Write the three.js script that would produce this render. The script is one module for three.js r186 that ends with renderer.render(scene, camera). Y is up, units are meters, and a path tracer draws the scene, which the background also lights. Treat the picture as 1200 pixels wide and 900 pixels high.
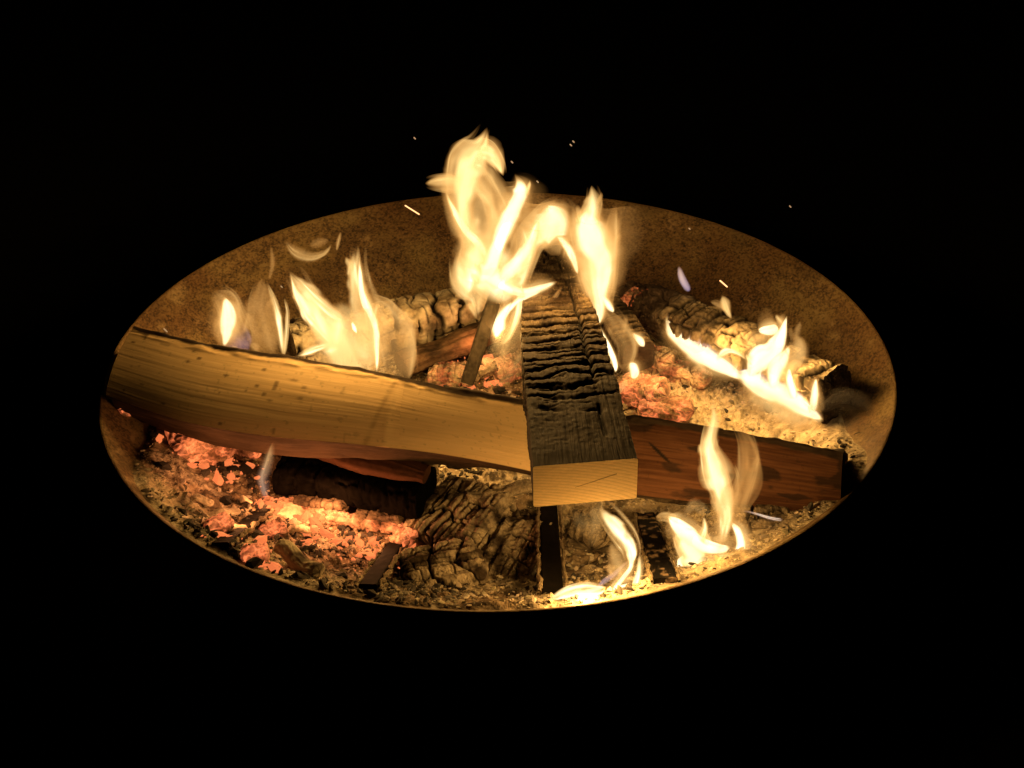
import * as THREE from 'three';
import { mergeGeometries } from 'three/addons/utils/BufferGeometryUtils.js';

// ---------------------------------------------------------------- camera, background, exposure
const RY = 0.16;                                   // height of the bowl's rim above the ground
const scene = new THREE.Scene();
scene.background = new THREE.Color(0x000000);      // night
const CAM = { x: 0.01266, y: 0.53226, z: 0.91427, pitch: 0.56504, roll: -0.01573, fov: 38 };
const camera = new THREE.PerspectiveCamera(CAM.fov, 4 / 3, 0.02, 60);
camera.position.set(CAM.x, RY + CAM.y, CAM.z);
camera.rotation.order = 'YXZ';
camera.rotation.set(-CAM.pitch, 0, CAM.roll);
const renderer = new THREE.WebGLRenderer({ antialias: true });
renderer.toneMapping = THREE.LinearToneMapping;
renderer.toneMappingExposure = 1;
renderer.shadowMap.enabled = true;
// the fire's light: one lamp in each flame, [photo x, photo y, distance plane z, candela, softness]
const FIRE = new THREE.Color().setRGB(1, 0.53, 0.135);
const EMBER = new THREE.Color().setRGB(1, 0.36, 0.12);
const LAMPS = [
  [560, 215, 0.01, 0.09, 1.6], [575, 300, 0.0, 0.08, 1.6], [640, 268, -0.02, 0.06, 1.2], [700, 300, 0.0, 0.055, 1.2], [582, 392, 0.03, 0.024, 0.5],
  [265, 375, 0.0, 0.016, 0.6], [395, 375, 0.035, 0.065, 1.5], [430, 320, 0.035, 0.05, 0.8],
  [908, 408, 0.07, 0.04, 1], [838, 410, 0.01, 0.026, 0.8], [940, 470, 0.085, 0.02, 0.5],
  [838, 600, 0.29, 0.024, 0.7], [738, 650, 0.325, 0.028, 0.4], [685, 690, 0.34, 0.04, 0.4],
];
// ---------------------------------------------------------------- photo geometry
const TAN = Math.tan(CAM.fov * Math.PI / 360) / 450, CR = Math.cos(CAM.roll), SR = Math.sin(CAM.roll), CP = Math.cos(CAM.pitch), SP = Math.sin(CAM.pitch);
const V = (x, y, z) => new THREE.Vector3(x, y, z);
const CEN = V(CAM.x, CAM.y + RY, CAM.z);
function ray(u, v) {
  const a = u - 600, b = v - 450, X = (CR * a + SR * b) * TAN, Y = (SR * a - CR * b) * TAN;
  return V(X, Y * CP - SP, -Y * SP - CP);
}
const atY = (u, v, y) => { const d = ray(u, v); return CEN.clone().addScaledVector(d, (y + RY - CEN.y) / d.y); };   // y is measured from the rim
const atZ = (u, v, z) => { const d = ray(u, v); return CEN.clone().addScaledVector(d, (z - CEN.z) / d.z); };

// ---------------------------------------------------------------- noise
const { clamp, lerp, smoothstep } = THREE.MathUtils;
const sst = (a, b, x) => (a < b ? smoothstep(x, a, b) : 1 - smoothstep(x, b, a));
function h3(i, j, k) { let n = Math.imul(i, 374761393) ^ Math.imul(j, 668265263) ^ Math.imul(k, 2147483629 - 7919); n = Math.imul(n ^ (n >>> 13), 1274126177); n = Math.imul(n ^ (n >>> 15), 2246822519); return ((n ^ (n >>> 16)) >>> 0) / 4294967296; }
function vn(x, y = 0, z = 0) {
  const i = Math.floor(x), j = Math.floor(y), k = Math.floor(z); let a = x - i, b = y - j, c = z - k;
  a = a * a * (3 - 2 * a); b = b * b * (3 - 2 * b); c = c * c * (3 - 2 * c);
  const f = (dj, dk) => lerp(h3(i, j + dj, k + dk), h3(i + 1, j + dj, k + dk), a);
  return lerp(lerp(f(0, 0), f(1, 0), b), lerp(f(0, 1), f(1, 1), b), c);
}
function fbm(x, y, z, o = 4) { let s = 0, a = 0.5, n = 0; for (let i = 0; i < o; i++) { s += a * vn(x, y, z); n += a; a *= 0.5; x = x * 2.03 + 17.1; y = y * 2.03 + 5.7; z = z * 2.03 + 9.2; } return s / n; }
let seed = 7;
const rnd = () => { seed = (seed + 0x6d2b79f5) | 0; let t = Math.imul(seed ^ (seed >>> 15), 1 | seed); t = (t + Math.imul(t ^ (t >>> 7), 61 | t)) ^ t; return ((t ^ (t >>> 14)) >>> 0) / 4294967296; };
const rr = (a, b) => a + (b - a) * rnd();
const mix3 = (a, b, t) => [lerp(a[0], b[0], t), lerp(a[1], b[1], t), lerp(a[2], b[2], t)];

// ---------------------------------------------------------------- textures (tileable)
function pn(x, y, p, s) { const i = Math.floor(x), j = Math.floor(y); let a = x - i, b = y - j; a = a * a * (3 - 2 * a); b = b * b * (3 - 2 * b); const m = (q) => ((q % p) + p) % p; return lerp(lerp(h3(m(i), m(j), s), h3(m(i + 1), m(j), s), a), lerp(h3(m(i), m(j + 1), s), h3(m(i + 1), m(j + 1), s), a), b); }
const pf = (u, v, p, s, o = 4) => { let r = 0, a = 0.5, n = 0; for (let k = 0; k < o; k++) { r += a * pn(u * p, v * p, p, s + k); n += a; a *= 0.5; p *= 2; } return r / n; };
function tex(n, f, srgb = false) {
  const d = new Uint8Array(n * n * 4);
  for (let y = 0; y < n; y++) for (let x = 0; x < n; x++) { const c = f(x / n, y / n); const o = (y * n + x) * 4; for (let k = 0; k < 3; k++) d[o + k] = clamp((c.length ? c[k] : c) * 255, 0, 255); d[o + 3] = 255; }
  const t = new THREE.DataTexture(d, n, n); t.wrapS = t.wrapT = THREE.RepeatWrapping; t.magFilter = THREE.LinearFilter; t.minFilter = THREE.LinearMipmapLinearFilter; t.generateMipmaps = true; if (srgb) t.colorSpace = THREE.SRGBColorSpace; t.needsUpdate = true; return t;
}
// grain runs along u
const grainH = (u, v) => { const w = v + 0.02 * (pf(u, v, 4, 31, 3) - 0.5); const l = pn(u * 6, w * 90, 90, 3) * 0.5 + pn(u * 3, w * 180, 180, 4) * 0.3 + pn(u * 24, w * 360, 360, 5) * 0.2; return l; };
const T = {
  grain: tex(512, (u, v) => { const g = grainH(u, v), b = pf(u, v, 5, 61, 4), s = pf(u, v, 64, 17, 2); const d = sst(0.76, 0.84, s) * 0.55; const k = (0.84 + 0.26 * g + 0.16 * (b - 0.5)) * (1 - d * 0.35); return [k, k * (0.97 + 0.05 * b), k * (0.92 + 0.1 * b)]; }),
  grainBump: tex(512, (u, v) => grainH(u, v)),
  grit: tex(512, (u, v) => pf(u, v, 24, 5, 5)),
  gritCol: tex(512, (u, v) => { const a = pf(u, v, 20, 91, 5), b = pf(u, v, 90, 93, 2); const k = 0.35 + 1.0 * a + 0.55 * (b - 0.5); return [k, k * 0.98, k * 0.95]; }),
  rust: tex(1024, (u, v) => { const a = pf(u, v, 10, 41, 5), b = pf(u, v, 90, 47, 3), c = pf(u, v, 180, 52, 2); const s = sst(0.76, 0.82, c) * 0.8; const k = 0.5 + 0.5 * a + 0.7 * (b - 0.5) + 1.1 * (c - 0.5); return [k * (1 - s) + s * 1.0, k * (0.92 + 0.2 * (a - 0.5)) * (1 - s) + s * 0.95, k * 0.85 * (1 - s) + s * 0.9]; }),
  ember: tex(256, (u, v) => { const a = pf(u, v, 7, 71, 4), b = pf(u, v, 22, 77, 3); const c2 = 1 - Math.abs(2 * pf(u, v, 9, 83, 4) - 1), k = 0.5 * sst(0.42, 0.75, a) * (0.3 + 0.9 * b) + 0.9 * Math.pow(c2, 9) * sst(0.3, 0.6, a); return [k, k * (0.55 + 0.5 * a), k * (0.4 + 0.6 * a)]; }),
  rings: tex(512, (u, v) => { const x = u + 0.35, y = v + 1.1, w = 0.016 * (pf(u, v, 4, 11, 3) - 0.5); const r = Math.hypot(x, y) + w; const q = r * 15; const f = q - Math.floor(q); const k = 0.98 - 0.26 * Math.pow(f, 3) + 0.12 * (pf(u, v, 60, 13, 2) - 0.5); const d = Math.abs((v - 0.42) - (u - 0.42) * 0.62 + 0.02 * (pf(u, v, 14, 9, 2) - 0.5)); const cr = u > 0.4 && u < 0.8 ? Math.exp(-((d / (0.006 + 0.02 * (u - 0.4))) ** 2)) : 0; const m = k * (1 - 0.75 * cr); return [m, m * 0.97, m * 0.9]; }),
};

// ---------------------------------------------------------------- scene helpers
const taken = {};
const numbered = (n) => { const k = taken[n] = (taken[n] ?? -1) + 1; return k ? n + '_' + String(k).padStart(3, '0') : n; };
function thing(name, label, category, origin, group) {
  const g = new THREE.Group(); g.name = numbered(name); g.position.copy(origin); g.userData = { label, category }; if (group) g.userData.group = group; scene.add(g); return g;
}
const worldOf = (o) => { const p = V(0, 0, 0); for (let q = o; q && q !== scene; q = q.parent) p.add(q.position); return p; };
function part(name, geo, mat, parent, label) {          // geo is given in world coordinates
  const o = worldOf(parent); geo.translate(-o.x, -o.y, -o.z);
  const m = new THREE.Mesh(geo, mat); m.name = name; m.castShadow = m.receiveShadow = true; if (label) m.userData.label = label; parent.add(m); return m;
}
function solo(name, geo, mat, label, category, origin, group) {
  geo.translate(-origin.x, -origin.y, -origin.z); const m = new THREE.Mesh(geo, mat); m.name = numbered(name); m.position.copy(origin); m.castShadow = m.receiveShadow = true;
  m.userData = { label, category }; if (group) m.userData.group = group; scene.add(m); return m;
}
// a loft: P(t, a) on rings t = 0..1, a = 0..1 round; pushed along its normal by disp and coloured by col
function loft(nL, nA, P, disp, col, uv) {
  const base = [], pos = [], cols = [], uvs = [], idx = [], W = nA + 1, ds = [];
  for (let i = 0; i <= nL; i++) for (let j = 0; j <= nA; j++) base.push(P(i / nL, (j % nA) / nA));
  for (let i = 0; i <= nL; i++) for (let j = 0; j <= nA; j++) {
    const p = base[i * W + j], e1 = base[Math.min(i + 1, nL) * W + j].clone().sub(base[Math.max(i - 1, 0) * W + j]), e2 = base[i * W + (j + 1) % nA].clone().sub(base[i * W + (j - 1 + nA) % nA]);
    const n = e1.cross(e2).normalize(); const r = disp ? disp(i / nL, (j % nA) / nA, p, n) : 0, d = r.d ?? r;
    pos.push(p.x + n.x * d, p.y + n.y * d, p.z + n.z * d);
    const c = col(i / nL, (j % nA) / nA, p, r, n); cols.push(c[0], c[1], c[2]); const q = uv(i / nL, j / nA); uvs.push(q[0], q[1]);
  }
  for (let i = 0; i < nL; i++) for (let j = 0; j < nA; j++) { const a = i * W + j, b = a + W; idx.push(a, b, a + 1, b, b + 1, a + 1); }
  const g = new THREE.BufferGeometry(); g.setAttribute('position', new THREE.Float32BufferAttribute(pos, 3)); g.setAttribute('color', new THREE.Float32BufferAttribute(cols, 3)); g.setAttribute('uv', new THREE.Float32BufferAttribute(uvs, 2)); g.setIndex(idx); g.computeVertexNormals();
  const N = g.attributes.normal; for (let i = 0; i <= nL; i++) { const a = i * W, b = a + nA, n = V(N.getX(a) + N.getX(b), N.getY(a) + N.getY(b), N.getZ(a) + N.getZ(b)).normalize(); N.setXYZ(a, n.x, n.y, n.z); N.setXYZ(b, n.x, n.y, n.z); }
  return { g, nL, nA };
}
// closes ring i of a loft
function cap(l, i, col, uvOf, rough = 0, rings = 8) {
  const P = l.g.attributes.position, W = l.nA + 1, c = V(0, 0, 0), ring = [];
  for (let j = 0; j < l.nA; j++) { const p = V(P.getX(i * W + j), P.getY(i * W + j), P.getZ(i * W + j)); ring.push(p); c.addScaledVector(p, 1 / l.nA); }
  const n = ring[0].clone().sub(c).cross(ring[l.nA >> 2].clone().sub(c)).normalize(); if (i === 0) n.negate();
  const pos = [], cols = [], uvs = [], idx = [];
  for (let k = 0; k <= rings; k++) for (let j = 0; j < l.nA; j++) {
    const f = k / rings, p = ring[j].clone().lerp(c, f); if (k) p.addScaledVector(n, rough * (fbm(p.x * 120, p.y * 120, p.z * 120, 3) - 0.5) * 2);
    pos.push(p.x, p.y, p.z); const q = col(f, p); cols.push(q[0], q[1], q[2]); const w = uvOf(p); uvs.push(w[0], w[1]);
  }
  for (let k = 0; k < rings; k++) for (let j = 0; j < l.nA; j++) { const a = k * l.nA + j, b = k * l.nA + (j + 1) % l.nA, d = a + l.nA, e = b + l.nA; i === 0 ? idx.push(a, b, d, b, e, d) : idx.push(a, d, b, b, d, e); }
  const g = new THREE.BufferGeometry(); g.setAttribute('position', new THREE.Float32BufferAttribute(pos, 3)); g.setAttribute('color', new THREE.Float32BufferAttribute(cols, 3)); g.setAttribute('uv', new THREE.Float32BufferAttribute(uvs, 2)); g.setIndex(idx); g.computeVertexNormals(); return g;
}
// points of a rounded rectangle section, evenly spread
const ringCache = {};
function section(w, h, p) {
  const key = [w, h, p].map((x) => x.toFixed(4)).join(); if (ringCache[key]) return ringCache[key];
  const pts = []; const M = 240; for (let k = 0; k <= M; k++) { const a = k / M * Math.PI * 2, c = Math.cos(a), s = Math.sin(a); pts.push([Math.sign(c) * Math.pow(Math.abs(c), 2 / p) * w / 2, Math.sign(s) * Math.pow(Math.abs(s), 2 / p) * h / 2]); }
  const len = [0]; for (let k = 1; k <= M; k++) len.push(len[k - 1] + Math.hypot(pts[k][0] - pts[k - 1][0], pts[k][1] - pts[k - 1][1]));
  const tot = len[M];
  const f = (a) => { const s = a * tot; let lo = 0, hi = M; while (hi - lo > 1) { const m = (lo + hi) >> 1; len[m] <= s ? lo = m : hi = m; } const q = (s - len[lo]) / Math.max(1e-9, len[hi] - len[lo]); return [lerp(pts[lo][0], pts[hi][0], q), lerp(pts[lo][1], pts[hi][1], q)]; };
  return ringCache[key] = { f, tot };
}
// frame from P0 to P1: x along, y up, z across
function frame(P0, P1, up = V(0, 1, 0), roll = 0) {
  const x = P1.clone().sub(P0).normalize(), z = x.clone().cross(up).normalize(), y = z.clone().cross(x).normalize();
  if (roll) { const y0 = y.clone(), z0 = z.clone(); y.copy(y0).multiplyScalar(Math.cos(roll)).addScaledVector(z0, Math.sin(roll)); z.copy(z0).multiplyScalar(Math.cos(roll)).addScaledVector(y0, -Math.sin(roll)); }
  return new THREE.Matrix4().makeBasis(x, y, z).setPosition(P0.clone().add(P1).multiplyScalar(0.5));
}
// cracked, charred surface: rows of blocks across the grain
function crackle1(l, q, s, o) {
  const sp = o.sp, bs = o.bs, l2 = l + sp * o.wob * (fbm(q * 38 + s, l * 26, s, 4) - 0.5) * 2, row = Math.floor(l2 / sp), fl = l2 / sp - row, dr = Math.min(fl, 1 - fl) * sp, edge = fl < 0.5 ? row : row + 1;
  const q2 = q + bs * h3(row, 3, s | 0) + bs * 0.7 * (fbm(l * 90 + s, q * 60, 2, 3) - 0.5), ci = Math.floor(q2 / bs), fq = q2 / bs - ci, dq = Math.min(fq, 1 - fq) * bs;
  const m1 = sst(o.m1 ?? 0.3, (o.m1 ?? 0.3) + 0.25, vn(edge * 7.3 + s, q * 42, s)), m2 = sst(o.m2 ?? 0.35, (o.m2 ?? 0.35) + 0.25, h3(row, ci + (fq < 0.5 ? 0 : 1), s | 0));
  const w1 = o.w * (0.35 + 1.3 * vn(edge * 3.1, q * 60, s)), c = Math.max(m1 * Math.exp(-((dr / w1) ** 2)), m2 * 0.8 * Math.exp(-((dq / (o.w * 0.7)) ** 2)));
  return { c, lift: h3(row, ci, (s | 0) + 5) - 0.5, dome: Math.min(1, Math.min(dr, dq * 1.5) / (sp * 0.3)) };
}
function crackle(l, q, s, o) {
  const a = crackle1(l, q, s, o), f = o.fine2 ?? 0.36, b = crackle1(l + 0.31, q + 0.17, s + 40, { sp: o.sp * f, bs: o.bs * f * 1.3, wob: 0.8, w: o.w * 0.42, m1: 0.42, m2: 0.5 });
  return { c: Math.max(a.c, b.c * 0.55), d: -o.depth * a.c + o.dome * (0.5 * a.dome + a.lift) - o.depth * 0.28 * b.c + o.dome * 0.5 * b.lift };
}
// a log or block: length along x, returns world geometry of body and both ends
function block(P0, P1, o) {
  const M = frame(P0, P1, o.up, o.roll ?? 0), L = P0.distanceTo(P1), per = section(o.w, o.h, o.p ?? 5).tot, s = o.seed ?? 1;
  const l = loft(o.nL, o.nA, (t, a) => {
    const sec = section(o.w, o.h, o.p ?? 5), q = sec.f(a), k = o.taper ? o.taper(t) : 1, r = o.round ?? 0, e = r ? Math.min(1, Math.sqrt(1 - Math.pow(clamp(1 - Math.min(t, 1 - t) * L / r, 0, 1), 2)) * 0.999 + 0.001) : 1;
    const bend = o.bend ? o.bend(t) : 0, sh = o.shear ? o.shear(t, q[0] / o.w) : 0;
    return V((t - 0.5) * L + sh, q[1] * k * e + bend, q[0] * k * e).applyMatrix4(M);
  }, (t, a, p, n) => {
    const x = t * L, q = a * per; let d = (o.lump ?? 0) * (fbm(p.x * 30 + s, p.y * 30, p.z * 30, 3) - 0.5) * 2 + (o.fine ?? 0) * (fbm(p.x * 300 + s, p.y * 300, p.z * 300, 3) - 0.5) * 2, c = 0;
    if (o.crack) { const k = typeof o.crack === 'function' ? o.crack(t, a) : o.crack; const r = crackle(x, q, s, k); const am = k.am ? k.am(t, a) : 1; d += r.d * am; c = r.c * am; }
    if (o.ridge) d += o.ridge.a * (vn(x * 8, q * o.ridge.f, s) - 0.5) * 2;
    if (o.groove) { const gq = q - o.groove.q - 0.004 * (fbm(x * 30, 4, s, 3) - 0.5), e = Math.exp(-((gq / o.groove.w) ** 2)) * sst(0.03, 0.1, t) * sst(0.25, 0.5, vn(x * 40, 9, s)); d -= o.groove.d * e; c = Math.max(c, e * 0.8); }
    if (o.calm) d *= sst(0, o.calm, t);
    return { d, c, x, q };
  }, (t, a, p, r, n) => o.col(t, a, p, r, n), (t, a) => [t * L / (o.uvs ?? 0.2), a * per / (o.uvs ?? 0.2)]);
  const inv = M.clone().invert(), uvOf = (p) => { const q = p.clone().applyMatrix4(inv); return [q.z / o.w + 0.5, q.y / o.h + 0.5]; };
  const ec = o.endCol ?? ((f, p) => o.col(0, 0, p, { c: 0, d: 0 }, V(0, 1, 0)));
  return { body: l.g, e0: cap(l, 0, ec, o.endUV ?? uvOf, o.endRough ?? 0), e1: cap(l, l.nL, ec, o.endUV ?? uvOf, o.endRough ?? 0), M, L };
}
const whole = (b) => mergeGeometries([b.body, b.e0, b.e1]);

// ---------------------------------------------------------------- materials
const mat = (o) => new THREE.MeshPhysicalMaterial({ vertexColors: true, roughness: 0.92, specularIntensity: 0.25, side: THREE.DoubleSide, ...o });
const M = {
  wood: mat({ name: 'split wood', map: T.grain, bumpMap: T.grainBump, bumpScale: 0.0002, roughness: 0.95 }),
  cut: mat({ name: 'sawn end', map: T.rings, bumpMap: T.grit, bumpScale: 0.00008, roughness: 0.9 }),
  char: mat({ name: 'char', map: T.gritCol, bumpMap: T.grainBump, bumpScale: 0.0012, roughness: 0.8 }),
  coal: mat({ name: 'coal', map: T.gritCol, bumpMap: T.grit, bumpScale: 0.002, roughness: 0.9 }),
  hot: mat({ name: 'glowing coal', map: T.gritCol, bumpMap: T.grit, bumpScale: 0.002, emissive: new THREE.Color().setRGB(1.15, 0.29, 0.1), emissiveMap: T.ember }),
  warm: mat({ name: 'coal with embers', map: T.gritCol, bumpMap: T.grit, bumpScale: 0.002, emissive: new THREE.Color().setRGB(0.45, 0.1, 0.03), emissiveMap: T.ember }),
  ash: mat({ name: 'ash', map: T.gritCol, bumpMap: T.grit, bumpScale: 0.003, roughness: 1 }),
  steel: mat({ name: 'rusty steel', map: T.rust, bumpMap: T.grit, bumpScale: 0.0006, roughness: 0.62, metalness: 0.15, specularIntensity: 0.6 }),
  bar: mat({ name: 'sooty steel bar', map: T.gritCol, bumpMap: T.grit, bumpScale: 0.0006, roughness: 0.85, metalness: 0, specularIntensity: 0.1 }),
  soil: new THREE.MeshStandardMaterial({ name: 'dark soil', color: new THREE.Color().setRGB(0.012, 0.01, 0.008), map: T.gritCol, roughness: 1 }),
  flame: new THREE.MeshBasicMaterial({ name: 'flame', vertexColors: true, transparent: true, depthWrite: false, side: THREE.DoubleSide }),
  smoke: new THREE.MeshStandardMaterial({ name: 'smoke', vertexColors: true, transparent: true, depthWrite: false, roughness: 1, side: THREE.DoubleSide }),
  hollowShade: mat({ name: 'soot painted black', map: T.gritCol, roughness: 1, specularIntensity: 0.03 }),  // near-black colour that paints the unlit hollow under the front log
  spark: new THREE.MeshBasicMaterial({ name: 'spark', color: new THREE.Color().setRGB(2.2, 1.1, 0.45) }),
  speck: new THREE.MeshBasicMaterial({ name: 'faint spark', color: new THREE.Color().setRGB(0.5, 0.3, 0.14) }),
};

// ---------------------------------------------------------------- ground and bowl
const ground = new THREE.Mesh(new THREE.PlaneGeometry(40, 40).rotateX(-Math.PI / 2), M.soil);
{ const uv = ground.geometry.attributes.uv; for (let i = 0; i < uv.count; i++) uv.setXY(i, uv.getX(i) * 80, uv.getY(i) * 80); }
ground.name = 'ground'; ground.receiveShadow = true; ground.userData = { kind: 'structure', label: 'black night ground around the fire bowl' }; scene.add(ground);

const R = 0.36, H = 0.15, S = (R * R + H * H) / (2 * H), S0 = Math.sqrt(S * S - R * R);
const dish = (r) => -(Math.sqrt(Math.max(0, S * S - r * r)) - S0);        // from the rim
const bowl = thing('fire_bowl', 'wide round rusty steel fire bowl holding the burning logs', 'fire bowl', V(0, 0, 0));
{
  const prof = []; const TH = 0.003;
  for (let i = 0; i <= 90; i++) { const r = R * Math.sqrt(i / 90) ; prof.push([r, dish(r)]); }
  prof.push([R + 0.0006, 0.0004], [R + TH * 0.5, 0.0007], [R + TH - 0.0006, 0.0004], [R + TH, -0.0003]);
  for (let i = 40; i >= 0; i--) { const r = (R + TH) * i / 40; prof.push([r, Math.max(dish(Math.min(r, R)) - TH, -0.1585) - (r > R - 0.02 ? 0 : 0)]); }
  const nA = 400, nL = prof.length - 1;
  const l = loft(nL, nA, (t, a) => { const [r, y] = prof[Math.round(t * nL)], f = a * Math.PI * 2; return V(Math.cos(f) * Math.max(r, 1e-4), RY + y, Math.sin(f) * Math.max(r, 1e-4)); },
    () => 0, (t, a, p) => {
      const n = fbm(p.x * 9, p.y * 12, p.z * 9, 4), m = fbm(p.x * 45 + 9, p.y * 45, p.z * 45, 3), k = fbm(p.x * 22 + 3, p.y * 50, p.z * 22, 3);
      let c = mix3([0.17, 0.108, 0.058], [0.25, 0.185, 0.1], sst(0.35, 0.65, n)); c = mix3(c, [0.06, 0.04, 0.028], sst(0.52, 0.72, k) * 0.4); c = mix3(c, [0.4, 0.31, 0.2], sst(0.66, 0.78, m) * 0.5); return c;
    }, (t, a) => [a * 6, t * 1.4]);
  part('bowl_shell', l.g, M.steel, bowl);
}

// ---------------------------------------------------------------- ash bed
const RE = (x, z, r) => lerp(0.25, 0.322, sst(-0.55, 0.25, z / Math.max(r, 1e-4))) + 0.036 * sst(0.2, 0.6, z / Math.max(r, 1e-4)) + 0.016 * (fbm(x * 16, 3, z * 16, 3) - 0.5);
function bedY(x, z) {
  const r = Math.hypot(x, z), re = RE(x, z, r);
  const lev = -0.088 + 0.02 * (fbm(x * 9 + 4, 1, z * 9, 3) - 0.5) + 0.012 * Math.exp(-((x - 0.13) ** 2 + (z + 0.02) ** 2) / 0.006);
  const d = dish(Math.min(r, 0.3599)), thin = d + 0.007 + 0.008 * (fbm(x * 24, 8, z * 24, 3) - 0.5);
  const k = 0.012, m = Math.max(lev, thin), y = m + k * Math.exp(-Math.abs(lev - thin) / k) * 0.35;
  return lerp(y, d - 0.0012, sst(re - 0.016, re, r)) + 0.0045 * (fbm(x * 130, 2, z * 130, 3) - 0.5) * (1 - sst(re - 0.02, re, r)) + 0.003 * sst(0.6, 0.8, vn(x * 260, 4, z * 260)) * (1 - sst(re - 0.04, re - 0.01, r));
}
function hit(u, v) { const d = ray(u, v), p = CEN.clone(); let t = 0.3; for (; t < 3; t += 0.001) { p.copy(CEN).addScaledVector(d, t); if (p.y - RY < bedY(p.x, p.z)) break; } return p; }
{
  const nR = 190, nA = 560, pos = [], cols = [], uvs = [], idx = [];
  for (let i = 0; i <= nR; i++) for (let j = 0; j < nA; j++) {
    const f = j / nA * Math.PI * 2, r = Math.max(1e-4, i / nR) * 0.3585, x = Math.cos(f) * r, z = Math.sin(f) * r, y = bedY(x, z);
    pos.push(x, RY + y, z); uvs.push(x / 0.12, z / 0.12);
    const a = fbm(x * 20, 7, z * 20, 4), b = fbm(x * 110, 9, z * 110, 3), e = fbm(x * 45, 3, z * 45, 3);
    const pale = sst(0.02, 0.2, x) ;                                       // finer, paler ash on the right of the bowl
    let c = mix3([0.22, 0.16, 0.105], [0.52, 0.44, 0.32], clamp(sst(0.4, 0.6, a) * 0.7 + pale * 0.6, 0, 1)); c = mix3(c, [0.035, 0.026, 0.02], sst(0.54, 0.64, b) * (0.85 - 0.5 * pale)); c = mix3(c, [0.55, 0.48, 0.38], sst(0.62, 0.72, e) * 0.6);
    cols.push(c[0], c[1], c[2]);
  }
  for (let i = 0; i < nR; i++) for (let j = 0; j < nA; j++) { const a = i * nA + j, b = i * nA + (j + 1) % nA; idx.push(a, b, a + nA, b, b + nA, a + nA); }
  const g = new THREE.BufferGeometry(); g.setAttribute('position', new THREE.Float32BufferAttribute(pos, 3)); g.setAttribute('color', new THREE.Float32BufferAttribute(cols, 3)); g.setAttribute('uv', new THREE.Float32BufferAttribute(uvs, 2)); g.setIndex(idx); g.computeVertexNormals();
  const m = new THREE.Mesh(g, M.ash); m.name = 'ash_bed'; m.castShadow = m.receiveShadow = true; m.userData = { label: 'uneven bed of grey brown ash lining the fire bowl', category: 'ash', kind: 'stuff' }; scene.add(m);
}
// loose chips: nobody could count them
function chipGeo(flat, s) {
  const g = new THREE.IcosahedronGeometry(1, 0), p = g.attributes.position;
  for (let i = 0; i < p.count; i++) { const x = p.getX(i), y = p.getY(i), z = p.getZ(i), k = 0.4 + 1.1 * vn(x * 2.7 + s, y * 2.7, z * 2.7 + 5); p.setXYZ(i, x * k * 1.2, y * k * flat, z * k * 0.65); }
  g.computeVertexNormals(); return g;
}
function scatter(name, label, geo, material, n, size, colour, where, lift) {
  const m = new THREE.InstancedMesh(geo, material, n), q = new THREE.Quaternion(), e = new THREE.Euler(), c = new THREE.Color(); let k = 0, tries = 0;
  while (k < n && tries++ < n * 40) {
    const f = rr(0, Math.PI * 2), r = 0.352 * Math.sqrt(rnd()), x = Math.cos(f) * r, z = Math.sin(f) * r; if (r > RE(x, z, r) - 0.006 || rnd() > where(x, z)) continue;
    const s = size(); e.set(rr(-0.5, 0.5), rr(0, 6.3), rr(-0.5, 0.5)); m.setMatrixAt(k, new THREE.Matrix4().compose(V(x, RY + bedY(x, z) + s * lift, z), q.setFromEuler(e), V(s, s, s))); const w = colour(x, z); m.setColorAt(k, c.setRGB(w[0], w[1], w[2])); k++;
  }
  m.count = k; m.name = name; m.castShadow = m.receiveShadow = true; m.userData = { label, category: 'debris', kind: 'stuff' }; scene.add(m);
}
const live = new THREE.MeshStandardMaterial({ name: 'live ember', color: new THREE.Color().setRGB(0.2, 0.12, 0.08), roughness: 1, flatShading: true, emissive: new THREE.Color().setRGB(0.85, 0.19, 0.055) });
const plain = new THREE.MeshStandardMaterial({ name: 'chips', roughness: 1, flatShading: true });
scatter('ash_flakes', 'small pale flakes of ash scattered over the bed', chipGeo(0.28, 1), plain, 20000, () => 0.0006 + 0.003 * rnd() ** 5, (x) => { const k = rr(0.12, 0.6) * (x > 0.08 ? 1 : 0.85); return [k, k * rr(0.8, 0.9), k * rr(0.58, 0.72)]; }, (x, z) => 0.35 + 0.65 * sst(0.35, 0.65, fbm(x * 18, 6, z * 18, 3)), 0.15);
scatter('charcoal_bits', 'small black bits of charcoal scattered over the ash', chipGeo(0.5, 4), plain, 7500, () => 0.0007 + 0.0036 * rnd() ** 6, () => { const k = rr(0.012, 0.09); return [k, k * 0.85, k * 0.7]; }, (x, z) => sst(0.35, 0.6, fbm(x * 15 + 8, 6, z * 15, 3)) * (x > 0.1 ? 0.4 : 1), 0.3);

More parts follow.
